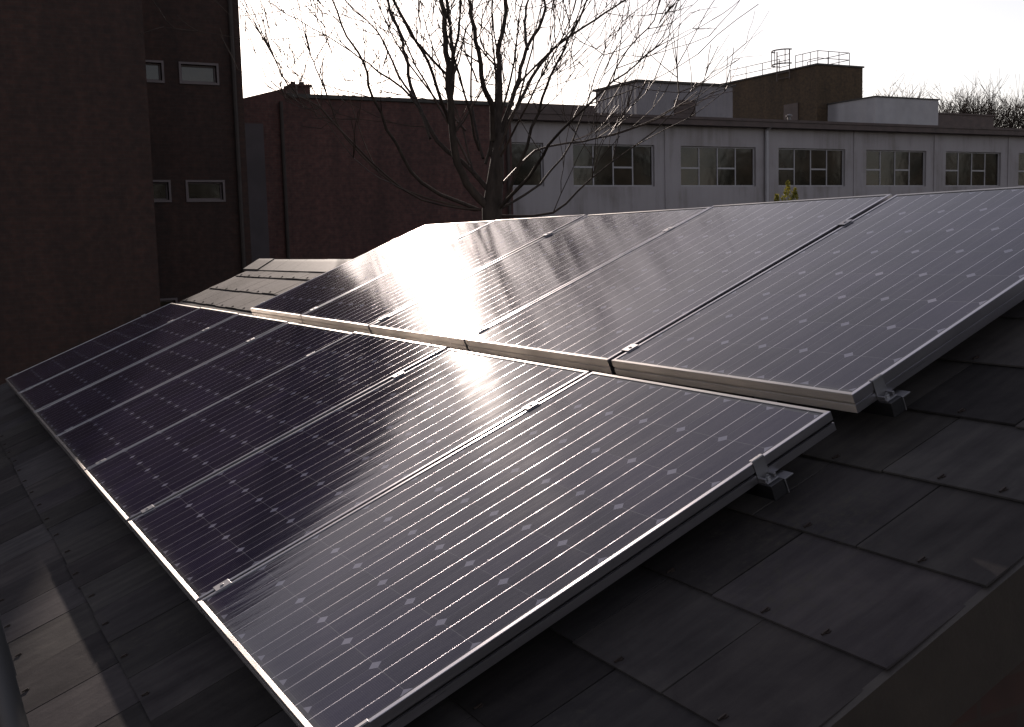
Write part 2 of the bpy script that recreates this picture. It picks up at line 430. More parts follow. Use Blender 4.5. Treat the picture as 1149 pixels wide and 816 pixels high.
# walls, barge board, fascia, gutter
ew = rp(V_EAVE+.2,0,H_ROOF-.14)
b = MB()
y0, y1 = U_NEAR+.06, U_FAR-.15
wallp = [(ew.x,GZ+.002),(ew.x,ew.z),(RX,RZ-.16),(ex-.2,ez-.02-.14+.2*math.tan(TILT)),(ex-.2,GZ+.002)]
vs = [(p[0],y0,p[1]) for p in wallp]+[(p[0],y1,p[1]) for p in wallp]
b.add(vs, [(4,3,2,1,0),(5,6,7,8,9)]+[(q,q+1,6+q,5+q) for q in range(4)])
o = b.build('wall', M['brick_dark'], house); o.location = (0,0,-GZ)
for yy in (U_NEAR-.012, U_FAR-.008):
    b = MB()
    b.add([(V_EAVE,yy,H_ROOF+.004),(V_RIDGE,yy,H_ROOF+.004),(V_RIDGE,yy+.02,H_ROOF+.004),(V_EAVE,yy+.02,H_ROOF+.004),
           (V_EAVE,yy,H_ROOF-.16),(V_RIDGE,yy,H_ROOF-.16),(V_RIDGE,yy+.02,H_ROOF-.16),(V_EAVE,yy+.02,H_ROOF-.16)],
          [(0,1,2,3),(7,6,5,4),(0,4,5,1),(1,5,6,2),(2,6,7,3),(3,7,4,0)])
    o = b.build('barge_board', M['timber'], house); o.location = (0,0,-GZ); o.rotation_euler = RROT
e0 = rp(V_EAVE,0,H_ROOF)
b = MB(); b.box((e0.x+.012, U_NEAR+.015, e0.z-.17), (e0.x+.032, U_FAR-.015, e0.z-.012))
o = b.build('fascia_board', M['timber'], house); o.location = (0,0,-GZ)
b = MB(); prof = []
for q in range(9):
    an = math.pi+math.pi*q/8
    prof.append((e0.x-.045+.055*math.cos(an), e0.z-.03+.055*math.sin(an)))
inn = [(e0.x-.045+.051*math.cos(math.pi+math.pi*q/8), e0.z-.03+.051*math.sin(math.pi+math.pi*q/8)) for q in range(9)]
loop = prof+inn[::-1]
vs = [(p[0],U_NEAR-.03,p[1]) for p in loop]+[(p[0],U_FAR+.03,p[1]) for p in loop]; nn = len(loop)
b.add(vs, [(q,(q+1)%nn,nn+(q+1)%nn,nn+q) for q in range(nn)])
o = b.build('gutter', M['plastic'], house, smooth=True); o.location = (0,0,-GZ)

# ------------------------------------------------------------------ solar panels
def frame_mesh():
    prof = [(0,-.048),(0,-.029),(.0030,-.0280),(.0030,-.0225),(0,-.0215),(0,-.0012),(.0008,0),(.0102,0),(.011,-.0008),(.011,-.0045),(.003,-.0055),(.003,-.0455),(.024,-.0460),(.024,-.048)]
    mb = MB(); n = len(prof)
    for (cx, cy, sx, sy) in ((0,0,1,1),(PL,0,-1,1),(PL,PWD,-1,-1),(0,PWD,1,-1)):
        for d, z in prof: mb.v.append((cx+sx*d, cy+sy*d, z))
    for k in range(4):
        for q in range(n):
            q2 = (q+1) % n; k2 = (k+1) % 4
            mb.f.append((k*n+q, k2*n+q, k2*n+q2, k*n+q2)); mb.m.append(k % 2)
    return mb
def glass_mesh():
    mb = MB(); nx, ny = 16, 12; d = .009
    for i in range(nx+1):
        for j in range(ny+1):
            x = d+(PL-2*d)*i/nx; y = d+(PWD-2*d)*j/ny
            mb.v.append((x,y,-.0022))
    for i in range(nx):
        for j in range(ny):
            a_ = i*(ny+1)+j
            mb.f.append((a_, a_+ny+1, a_+ny+2, a_+1)); mb.m.append(0)
    return mb
def make_panel():
    root = empty('solar_panel')
    frame_mesh().build('frame', [M['alu_up'], M['alu_along']], root)
    glass_mesh().build('glass', M['pv'], root, smooth=True)
    b = MB(); b.box((.012,.012,-.0075), (PL-.012,PWD-.012,-.0045)); b.build('back_sheet', M['lintel'], root)
    b = MB(); b.box((PL-.28,PWD/2-.06,-.034), (PL-.16,PWD/2+.06,-.008)); b.build('junction_box', M['plastic'], root, bevel=.003)
    return root
panel0 = make_panel()
PITCH_U = 1.01; V2 = PL+.0727
lower_labels = ['lower row solar panel nearest the camera, the largest one, filling the bottom centre',
 'lower row solar panel second from the near end, round sun glint near its top',
 'dark lower row solar panel, third from the near end',
 'dark lower row solar panel in the middle of its row of seven',
 'dark lower row solar panel third from the far end of its row',
 'dark lower row solar panel, second from the far end',
 'farthest panel of the lower row, dark, at the left end near the bare slates']
upper_labels = ['upper row solar panel nearest the camera, cut off by the right edge',
 'upper row solar panel second from the near end, below the yellow green bush',
 'middle panel of the upper row of five, blurred tree reflection beside the sun glare',
 'upper row solar panel second from the far end, washed out by sun glare',
 'farthest panel of the upper row, dark glass next to the bare sunlit slates']
first = True
for row, labs, v in (('lower', lower_labels, 0.0), ('upper', upper_labels, V2)):
    for k, lb in enumerate(labs):
        o = panel0 if first else copy_tree(panel0); first = False
        dv, dn = random.uniform(-.0015,.0015), random.uniform(-.0015,.0015)
        tr, tu = random.uniform(-.35,.35), random.uniform(-.35,.35)
        o.location = rp(v+dv, k*PITCH_U+.01, dn)
        o.rotation_euler = (R(tu)*.4, -TILT+R(tr)*.5, 0)
        tag(o, lb, 'solar panel', 'solar panels in two rows on the slate roof')

# mounting rails with clamps and roof brackets
def make_rail(u0, u1, seps, name='mounting_rail'):
    root = empty(name)
    b = MB()
    b.box((-.019,u0,-.088), (.019,u1,-.050)); b.build('rail', M['alu_dark'], root, bevel=.002)
    for (ue, s) in ((u0, 1), (u1, -1)):
        pe = ue+s*.040                     # outer face of the panel frame
        bx = lambda e, xa, xb, ya, yb, za, zb: e.box((xa, min(ya,yb), za), (xb, max(ya,yb), zb))
        e = MB()
        bx(e, -.017,.017, pe-s*.0005, pe-s*.0028, -.0495, .0022)         # web against the frame
        bx(e, -.017,.017, pe-s*.0005, pe+s*.009, .0008, .0030)           # lip over the frame
        bx(e, -.017,.017, pe-s*.0030, pe-s*.030, -.0498, -.0465)         # foot on the rail
        bx(e, -.017,-.011, pe-s*.0030, pe-s*.024, -.0464, -.038)
        bx(e, .011,.017, pe-s*.0030, pe-s*.024, -.0464, -.038)
        e.build('end_clamp', M['alu_bright'], root, bevel=.0006)
        t = MB(); c = (0, pe-s*.016)
        t.tube([(c[0],c[1],-.0464),(c[0],c[1],-.041)], .0065, 6); t.tube([(c[0],c[1],-.041),(c[0],c[1],-.036)], .0032, 8)
        t.build('bolt', M['steel'], root)
        t = MB(); bx(t, .024,.052, pe+s*.004, pe-s*.036, -.060, -.0565); bx(t, .024,.0275, pe+s*.004, pe-s*.036, -.092, -.060)
        t.build('rail_foot', M['alu_bright'], root, bevel=.0006)
    for us in seps:
        m = MB()
        m.box((-.022,us-.0195,.0006), (.022,us+.0195,.0030)); m.box((-.022,us-.007,-.006), (.022,us-.004,.0012)); m.box((-.022,us+.004,-.006), (.022,us+.007,.0012))
        m.tube([(0,us,.0030),(0,us,.0052)], .0055, 6)
        m.build('mid_clamp', M['alu_bright'], root, bevel=.0008)
    u = u0+.45
    while u < u1:
        h = MB(); h.box((-.020,u,-.128), (.020,u+.035,-.089)); h.box((.020,u+.002,-.120), (.16,u+.033,-.114)); h.build('roof_hook', M['steel'], root); u += 1.15
    return root
for v, n, lb in ((.075, 7, 'aluminium rail with clamps under the foot of the lower panel row'),
                 (1.085, 7, 'aluminium rail with clamps under the top of the lower panel row'),
                 (V2+.085, 5, 'aluminium rail with clamps under the foot of the upper panel row'),
                 (V2+1.06, 5, 'aluminium rail with clamps under the top of the upper panel row')):
    r_ = make_rail(-.030, n*PITCH_U+.030, [k*PITCH_U for k in range(1, n)])
    r_.location = rp(v,0,0); r_.rotation_euler = RROT
    tag(r_, lb, 'mounting rail', 'rails carrying the solar panels')

# ------------------------------------------------------------------ buildings behind
def wall_with_holes(mb, x0, x1, z0, z1, y, holes, th=.25, mi=0):
    """front wall in the plane y, thickness th away from us; holes (xa,xb,za,zb)"""
    xs = sorted(set([x0,x1]+[h for q in holes for h in q[:2]])); zs = sorted(set([z0,z1]+[h for q in holes for h in q[2:]]))
    def hole(xa, xb, za, zb):
        cx, cz = (xa+xb)/2, (za+zb)/2
        return any(q[0] < cx < q[1] and q[2] < cz < q[3] for q in holes)
    for i in range(len(xs)-1):
        for j in range(len(zs)-1):
            if not hole(xs[i],xs[i+1],zs[j],zs[j+1]):
                mb.add([(xs[i],y,zs[j]),(xs[i+1],y,zs[j]),(xs[i+1],y,zs[j+1]),(xs[i],y,zs[j+1])], [(0,1,2,3)], mi)
    for (xa,xb,za,zb) in holes:
        mb.add([(xa,y,za),(xb,y,za),(xb,y,zb),(xa,y,zb),(xa,y+th,za),(xb,y+th,za),(xb,y+th,zb),(xa,y+th,zb)],
               [(0,4,5,1),(1,5,6,2),(2,6,7,3),(3,7,4,0)], mi)
def box_rest(mb, x0, x1, z0, z1, y, yb, mi=0):
    mb.add([(x0,y,z0),(x1,y,z0),(x1,yb,z0),(x0,yb,z0),(x0,y,z1),(x1,y,z1),(x1,yb,z1),(x0,yb,z1)], [(1,2,6,5),(2,3,7,6),(3,0,4,7),(4,5,6,7)], mi)
def window(parent, xa, xb, za, zb, y, nx=1, cross=(), fr=.05, sill=True, mat=None, surround=0):
    """frame with mullions set back in its hole, pane and sill as its pieces"""
    m = MB(); yy = y+.10; f = fr
    m.box((xa+.002,yy,za+.002), (xb-.002,yy+.06,za+f)); m.box((xa+.002,yy,zb-f), (xb-.002,yy+.06,zb-.002))
    m.box((xa+.002,yy,za+f), (xa+f,yy+.06,zb-f)); m.box((xb-f,yy,za+f), (xb-.002,yy+.06,zb-f))
    wx = (xb-xa-2*f)/nx
    for k in range(1, nx): m.box((xa+f+k*wx-f*.45,yy+.004,za+f), (xa+f+k*wx+f*.45,yy+.056,zb-f))
    for k in cross:
        zc = za+(zb-za)*.46
        m.box((xa+f+k*wx+f*.46,yy+.006,zc-f*.6), (xa+f+(k+1)*wx-f*.46,yy+.054,zc+f*.6))
    if surround:
        s_ = surround; m.box((xa-s_,y-.03,za-s_), (xb+s_,y-.003,za)); m.box((xa-s_,y-.03,zb), (xb+s_,y-.003,zb+s_))
        m.box((xa-s_,y-.03,za), (xa,y-.003,zb)); m.box((xb,y-.03,za), (xb+s_,y-.003,zb))
    w_ = m.build('window', mat or M['winframe'], parent)
    p = MB(); p.add([(xa+f*.5,yy+.03,za+f*.5),(xb-f*.5,yy+.03,za+f*.5),(xb-f*.5,yy+.03,zb-f*.5),(xa+f*.5,yy+.03,zb-f*.5)], [(0,1,2,3)])
    p.build('pane', M['glass_win'], w_)
    if sill:
        q = MB(); q.box((xa-.06,y-.06,za-.07), (xb+.06,y+.09,za-.004)); q.build('sill', M['lintel'], w_)
    return w_

# tall dark brick block
YL = 25.0
tower = empty('brick_block', (2,YL,GZ)); tag(tower, 'tall dark red brick block filling the left side, small pale framed windows', 'building')
P = Matrix.Translation((-2,-YL,-GZ))
holes = []
for zc0, zc1 in ((2.08,2.49),(4.80,5.20),(7.55,7.95),(-.65,-.25)):
    holes += [(5.42,6.24,zc0,zc1), (4.10,4.98,zc0,zc1)]
mb = MB(); wall_with_holes(mb, -6, 6.85, GZ, 9.75, YL, holes); box_rest(mb, -6, 6.85, GZ, 9.75, YL, YL+9)
o = mb.build('wall', M['brick_dark'], tower); o.matrix_parent_inverse = P
for h in holes:
    wd = window(tower, *h, YL, 1, (), .04, False, mat=M['winframe_dull'], surround=.05); wd.matrix_parent_inverse = P
mb = MB(); mb.box((-6.1,YL-.1,9.753), (6.95,YL+9.1,9.9)); o = mb.build('coping', M['lintel'], tower); o.matrix_parent_inverse = P
mb = MB(); mb.tube([(6.62,YL-.09,GZ),(6.62,YL-.09,9.65)], .055, 8); o = mb.build('drainpipe', M['pipe_brown'], tower); o.matrix_parent_inverse = P

wing = empty('brick_wing', (-6,20,GZ)); tag(wing, 'windowless dark brick wing at the far left edge, standing forward of the tall block', 'building')
P = Matrix.Translation((6,-20,-GZ))
mb = MB(); mb.box((-30,20,GZ), (3.66,24.99,7.9)); o = mb.build('wall', M['brick_dark'], wing); o.matrix_parent_inverse = P
mb = MB(); mb.box((-30.1,19.9,7.903), (3.74,24.89,8.05)); o = mb.build('coping', M['lintel'], wing); o.matrix_parent_inverse = P

# brick range in the middle
YM = 31.0
midb = empty('brick_range', (12,YM,GZ)); tag(midb, 'long reddish brick range behind the bare tree, small chimney at its left end', 'building')
P = Matrix.Translation((-12,-YM,-GZ))
mb = MB(); mb.box((9.80,YM,GZ), (17.40,YM+8,5.34))
mb.add([(6.9,YM,GZ),(9.797,YM,GZ),(9.797,YM,5.62),(8.3,YM,5.22),(6.9,YM,4.9),(6.9,YM+8,GZ),(9.797,YM+8,GZ),(9.797,YM+8,5.62),(8.3,YM+8,5.22),(6.9,YM+8,4.9)],
       [(0,1,2,3,4),(9,8,7,6,5),(1,6,7,2),(2,7,8,3),(3,8,9,4),(4,9,5,0)])
o = mb.build('wall', M['brick_mid'], midb); o.matrix_parent_inverse = P
mb = MB(); mb.box((9.803,YM-.08,5.343), (17.5,YM+8,5.46)); o = mb.build('coping', M['felt'], midb); o.matrix_parent_inverse = P
mb = MB(); mb.box((10.08,YM+.3,5.463), (10.66,YM+.9,5.72)); mb.box((10.03,YM+.25,5.723), (10.71,YM+.95,5.79)); mb.tube([(10.22,YM+.6,5.79),(10.22,YM+.6,5.9)],.08,8); mb.tube([(10.5,YM+.6,5.79),(10.5,YM+.6,5.9)],.08,8)
o = mb.build('chimney', M['brick_mid'], midb); o.matrix_parent_inverse = P
mb = MB(); mb.box((7.05,YM-.05,-2.5), (9.05,YM-.003,4.55)); o = mb.build('rendered_panel', M['brick_panel'], midb); o.matrix_parent_inverse = P
for xp in (9.6, 17.2):
    mb = MB(); mb.tube([(xp,YM-.1,GZ),(xp,YM-.1,5.2)], .06, 8); o = mb.build('drainpipe', M['pipe_brown'], midb); o.matrix_parent_inverse = P

# white two storey block
YW = 32.0
wb = empty('white_block', (32,YW,GZ)); tag(wb, 'long pale painted block on the right with a row of wide windows', 'building')
P = Matrix.Translation((-32,-YW,-GZ))
xw = [(15.6,19.2),(20.4,23.9),(25.1,28.7),(29.85,33.4),(34.58,38.1),(39.3,42.85),(44.05,47.6),(48.8,52.3),(53.5,57.0)]
holes = [(a_,b_,2.78,4.27) for a_, b_ in xw if a_ > 17.5] + [(17.9,19.2,2.78,4.27)] + [(a_,b_,-.7,.9) for a_, b_ in xw if a_ > 17.5]
mb = MB(); wall_with_holes(mb, 17.5, 60, GZ, 5.0, YW, holes); box_rest(mb, 17.5, 60, GZ, 5.0, YW, YW+14)
o = mb.build('wall', M['cream'], wb); o.matrix_parent_inverse = P
for i, h in enumerate(holes):
    narrow = h[1]-h[0] < 2
    wd = window(wb, *h, YW, 1 if narrow else 4, () if narrow else (0,2), .05, False); wd.matrix_parent_inverse = P
mb = MB(); mb.box((17.3,YW-.42,5.003), (60.3,YW+14.2,5.20)); mb.box((17.3,YW-.46,5.203), (60.3,YW+14.2,5.30)); o = mb.build('roof', M['dark_band'], wb); o.matrix_parent_inverse = P
mb = MB()
for xp in (29.15,):
    mb.tube([(xp,YW-.12,GZ),(xp,YW-.12,4.9),(xp,YW-.35,5.05)], .075, 8)
o = mb.build('drainpipe', M['winframe'], wb); o.matrix_parent_inverse = P
for a_, b_ in xw[1:]:
    mb = MB(); mb.box((b_+.45,YW-.035,GZ), (b_+.75,YW-.003,4.98)); o = mb.build('pilaster', M['cream'], wb); o.matrix_parent_inverse = P
mb = MB(); mb.box((18.4,YW+.1,5.303), (21.45,YW+.5,5.62)); o = mb.build('parapet', M['dark_band'], wb); o.matrix_parent_inverse = P
# plant rooms on the roof are built on it
def room(name, xc, yfront, xl, ytop_c, ytop_r, xr, mat, zb=5.303, slope=None):
    """corner seen at photo x xc, left flank running back to xl, front running right to xr"""
    A = atY(xc, ytop_c, yfront); X0 = A.x; zt = A.z
    d = ray(xl, ytop_c); yb = CAM.y + d.y*((X0-CAM.x)/d.x)
    X1 = atY(xr, ytop_r, yfront).x
    return X0, X1, yfront, yb, zt
pr = empty('metal_plant_room', (25,35,5.3)); tag(pr, 'grey ribbed metal plant room on the white roof, nearest the tree', 'plant room', 'plant rooms on the flat roof')
P2 = Matrix.Translation((-25,-35,-5.3))
X0,X1,ya,yb,zt = room('', 715, 35, 668, 92, 95, 822, None)
mb = MB(); mb.box((X0,ya,5.303), (X1,yb,zt)); o = mb.build('wall', M['clad'], pr); o.matrix_parent_inverse = P2
mb = MB(); mb.box((X0-.1,ya-.1,zt+.003), (X1+.1,yb+.1,zt+.09)); o = mb.build('roof', M['felt'], pr); o.matrix_parent_inverse = P2
a_ = atY(756,112,ya); b_ = atY(780,130,ya)
mb = MB(); mb.box((a_.x,ya-.03,5.35), (b_.x,ya-.003,a_.z)); 
for k in range(6): mb.box((a_.x+.04,ya-.05,5.4+k*(a_.z-5.45)/6), (b_.x-.04,ya-.031,5.4+(k+.6)*(a_.z-5.45)/6))
o = mb.build('louvre', M['dark_band'], pr); o.matrix_parent_inverse = P2

br = empty('brick_plant_room', (37,39,5.3)); tag(br, 'brown brick plant room with a guard rail on top, tallest thing on the white roof', 'plant room', 'plant rooms on the flat roof')
P3 = Matrix.Translation((-37,-39,-5.3))
X0,X1,ya,yb,zt = room('', 917, 39, 800, 73, 75, 968, None)
mb = MB(); mb.box((X0,ya,5.303), (X1,yb,zt)); o = mb.build('wall', M['brick_brown'], br); o.matrix_parent_inverse = P3
mb = MB(); mb.box((X0-.06,ya-.06,zt+.003), (X1+.06,yb+.06,zt+.08)); o = mb.build('coping', M['felt'], br); o.matrix_parent_inverse = P3
c_ = atX(888,110,X0)
mb = MB(); mb.box((X0-.05,c_.y-.5,5.33), (X0-.003,c_.y+.5,7.3)); o = mb.build('door', M['dark_band'], br); o.matrix_parent_inverse = P3
BR = (X0,X1,ya,yb,zt)

pb = empty('pale_plant_room', (42,36,5.3)); tag(pb, 'low pale clad plant room on the white roof, right of the brick one', 'plant room', 'plant rooms on the flat roof')
P4 = Matrix.Translation((-42,-36,-5.3))
X0,X1,ya,yb,zt = room('', 982, 36, 922, 109, 113, 1053, None)
mb = MB(); mb.box((X0,ya,5.303), (X1,yb,zt)); o = mb.build('wall', M['clad_pale'], pb); o.matrix_parent_inverse = P4
mb = MB(); mb.box((X0-.05,ya-.05,zt+.003), (X1+.05,yb+.05,zt+.06)); o = mb.build('roof', M['felt'], pb); o.matrix_parent_inverse = P4
db = empty('roof_hatch_box', (46,38,5.3)); tag(db, 'small dark box on the white roof, right of the pale plant room', 'roof box')
P5 = Matrix.Translation((-46,-38,-5.3))
A = atY(1053,128,38); B = atY(1115,132,38)
mb = MB(); mb.box((A.x,38,5.303), (B.x,41,A.z)); mb.box((A.x-.06,37.94,A.z+.003), (B.x+.06,41.06,A.z+.07)); o = mb.build('box', M['dark_band'], db); o.matrix_parent_inverse = P5

for k_, (vx, vy, vh) in enumerate(((31.5,33.2,.35),(49.5,34,.45))):
    ve = empty('roof_vent', (vx,vy,5.303)); tag(ve, ['small dark cowled vent pipe on the white roof edge, below the brick plant room','small dark cowled vent pipe on the white roof at the right edge'][k_], 'vent', 'vents on the flat roof')
    m = MB(); m.tube([(0,0,0),(0,0,vh)], .07, 10); m.build('pipe', M['steel_dark'], ve)
    m = MB(); m.tube([(0,0,vh),(0,0,vh+.05),(0,0,vh+.10)], [.13,.13,.02], 10); m.build('cowl', M['steel_dark'], ve)
# guard rail and hooped ladder on the brick plant room
gr = empty('guard_rail', (BR[0],BR[2],BR[4])); tag(gr, 'thin metal guard rail round the top of the brick plant room', 'railing')
X0,X1,ya,yb,zt = BR; zt += .08
P6 = Matrix.Translation((-X0,-ya,-(zt-.08)))
hh = .62
def railrun(a, b, n):
    m = MB()
    for k in range(n+1):
        p = Vector(a).lerp(Vector(b), k/n)
        m.tube([p, p+Vector((0,0,hh))], .020, 5)
    for z_ in (hh, hh*.45):
        m.tube([Vector(a)+Vector((0,0,z_)), Vector(b)+Vector((0,0,z_))], .019, 5)
    o = m.build('rail_section', M['steel_dark'], gr); o.matrix_parent_inverse = P6
yl = atX(817,85,X0).y; yc0 = atX(872,70,X0).y; yc1 = atX(890,66,X0).y
railrun((X0+.15,ya+.12,zt), (X0+.15,yc1,zt), 3); railrun((X0+.15,yc0,zt), (X0+.15,yl,zt), 3)
xr = atY(953,75,ya+.12).x
railrun((X0+.15,ya+.12,zt), (xr,ya+.12,zt), 3); railrun((xr,ya+.12,zt), (xr,ya+3,zt), 2)
ld = empty('access_ladder', (X0,(yc0+yc1)/2,5.3)); tag(ld, 'hooped access ladder standing above the brick plant room edge', 'ladder')
P7 = Matrix.Translation((-X0,-(yc0+yc1)/2,-5.3)); ym = (yc0+yc1)/2
m = MB()
for s in (-1,1): m.tube([(X0-.12,ym+s*.45,zt-.5),(X0-.12,ym+s*.45,zt+.95)], .03, 6)
o = m.build('stile', M['dark_band'], ld); o.matrix_parent_inverse = P7
m = MB(); z_ = zt-.4
while z_ < zt+.9: m.tube([(X0-.12,ym-.45,z_),(X0-.12,ym+.45,z_)], .02, 5); z_ += .28
o = m.build('rungs', M['dark_band'], ld); o.matrix_parent_inverse = P7
for z_ in (zt+.92, zt+.25):
    m = MB(); pts = [(X0-.12-.55*math.sin(math.pi*q/10), ym-.6*math.cos(math.pi*q/10), z_) for q in range(11)]
    m.tube(pts, .035, 5); o = m.build('hoop', M['plastic'], ld); o.matrix_parent_inverse = P7
m = MB()
for q in (2,5,8): m.tube([(X0-.12-.55*math.sin(math.pi*q/10), ym-.6*math.cos(math.pi*q/10), zt+.2), (X0-.12-.55*math.sin(math.pi*q/10), ym-.6*math.cos(math.pi*q/10), zt+.92)], .022, 5)
o = m.build('hoop_strap', M['alu_dark'], ld); o.matrix_parent_inverse = P7

# overhead wire
A = atY(269,18,25.2); B = atY(420,-18,26)
m = MB(); pts = [A.lerp(B, k/12)+Vector((0,0,-.15*math.sin(math.pi*k/12))) for k in range(13)]
B2 = B+(B-A)*4; pts += [B.lerp(B2, k/6) for k in range(1,7)]
m.tube(pts, .008, 4); o = m.build('overhead_wire', M['cable']); tag(o, 'thin overhead wire running up from the tall brick block into the sky', 'wire')

# ------------------------------------------------------------------ trees
def grow(mb, p, d, length, r, level, rnd, up_=.25, spread=.6, minr=.003, kids=(3,5)):
    nseg = 5 if level > 0 else 3
    pts = [p.copy()]; rad = [r]; dd = d.normalized()
    kidsat = []
    for k in range(nseg):
        dd = (dd + Vector((rnd.gauss(0,.09),rnd.gauss(0,.09),rnd.gauss(0,.08)+up_*.12))).normalized()
        pts.append(pts[-1]+dd*length/nseg); rad.append(max(minr*.7, r*(1-(k+1)/nseg*.72)))
        kidsat.append((pts[-1].copy(), dd.copy(), rad[-1]))
    mb.tube(pts, rad, 5 if r > .02 else (4 if r > .008 else 3), cap=False)
    if level <= 0: return
    n = rnd.randint(*kids)
    for i in range(n):
        q, qd, qr = kidsat[rnd.randint(0, nseg-1) if i else nseg-1]
        ax = qd.orthogonal().normalized(); ax.rotate(Matrix.Rotation(rnd.uniform(0, 2*math.pi), 3, qd))
        nd = (qd + ax*rnd.uniform(.35,1.0)*spread/.6 + Vector((0,0,up_*.5))).normalized()
        grow(mb, q, nd, length*rnd.uniform(.5,.78), max(minr, qr*rnd.uniform(.55,.8)), level-1, rnd, up_, spread, minr, kids)

def px2(x, y): return 300+x/2.72, y/2.72           # sketch coordinates of the stems
TD = 14.0
base_px = (552, 235)
tb = atD(*base_px, TD); tree_foot = Vector((tb.x, tb.y, GZ))
tree = empty('bare_tree', tree_foot); tag(tree, 'large bare many stemmed tree standing behind the glare at the centre', 'tree')
PT = Matrix.Translation(-tree_foot)
rnd = random.Random(11)
tr_ = MB(); cr = MB()
tr_.tube([tree_foot+Vector((0,0,0)), tree_foot+Vector((.02,0,.5)), tree_foot+Vector((0,.03,1.8)), tb, atD(557,190,TD), atD(560,150,TD)], [.24,.19,.155,.125,.095,.05], 12)
stems = [ # sketch points (zoomed photo coords), start radius m, depth drift
 ([(680,640),(610,560),(572,460),(558,310),(548,200),(542,80),(526,-30),(515,-120)], .105, -.6, .035),
 ([(560,300),(566,190),(556,80),(548,0),(555,-90)], .055, -.3, .02),
 ([(562,200),(583,110),(590,0),(600,-90)], .04, .1, .015),
 ([(700,420),(706,320),(710,240),(705,160),(722,80),(728,0),(735,-110)], .085, .5, .03),
 ([(690,430),(684,320),(660,260),(642,160),(626,60),(618,0),(600,-110)], .075, -.9, .025),
 ([(705,430),(738,330),(768,240),(792,150),(838,60),(848,0),(850,-100)], .065, 1.0, .02),
 ([(792,150),(784,70),(796,0),(815,-90)], .04, 1.2, .015),
 ([(690,600),(620,520),(520,430),(450,300),(430,200),(414,130),(384,60),(366,0),(350,-80)], .060, .9, .018),
 ([(570,400),(532,310),(490,190),(432,90),(386,0),(350,-70)], .045, -1.1, .015),
 ([(556,240),(520,200),(440,110),(382,0),(360,-50)], .035, -.4, .012),
 ([(500,420),(445,300),(340,220),(290,180),(180,110),(60,45)], .035, 1.4, .008),
 ([(640,640),(470,560),(390,440),(325,300),(292,190),(240,110),(200,0),(190,-60)], .045, -1.4, .012),
 ([(445,300),(400,230),(350,120),(330,90),(236,0),(180,-60)], .028, .6, .01),
 ([(700,440),(760,330),(830,200),(900,130),(1000,60),(1090,0),(1160,-60)], .050, 1.6, .014),
 ([(720,620),(790,450),(840,300),(880,200),(940,80),(975,0),(990,-80)], .040, -1.2, .012),
 ([(715,520),(745,300),(850,170),(930,90),(960,0)], .032, .2, .01),
 ([(700,640),(800,540),(860,440),(980,320),(1090,225),(1180,150)], .045, -1.8, .010),
 ([(705,640),(830,560),(930,430),(1000,240),(1030,150)], .034, 1.2, .008),
 ([(720,560),(820,460),(960,430),(1100,400),(1240,330),(1250,200)], .030, .8, .011),
 ([(710,660),(870,650),(990,540),(1180,400),(1290,280)], .034, .3, .007),
 ([(650,640),(470,610),(310,490),(160,330),(70,270),(10,150)], .026, -1.6, .011),
 ([(640,645),(400,570),(240,420),(180,290),(150,210),(130,160)], .026, -.7, .011),
 ([(1000,330),(1100,150),(1180,60),(1200,-40)], .018, .6, .011),
 ([(640,250),(600,120),(640,30),(660,-40)], .022, .5, .008),
 ([(700,200),(650,130),(655,60),(690,-20)], .018, 1.0, .011),
]
rs = random.Random(23)
for k in range(9):                         # the fan of straight upright shoots between the main stems
    f = (k+.5)/9; xt = 250+f*740+rs.gauss(0,14); x0_ = 600+f*110; y0_ = 560-abs(f-.5)*120-rs.uniform(0,120)
    bend = rs.gauss(0,16)
    stems.append(([(x0_,y0_),(x0_+(xt-x0_)*.42+bend,y0_*.62),(x0_+(xt-x0_)*.74+bend*.4,y0_*.30),(x0_+(xt-x0_)*.92,30),(xt+(xt-640)*.05,-90)], rs.uniform(.026,.040), rs.uniform(-1.8,1.8), .007))
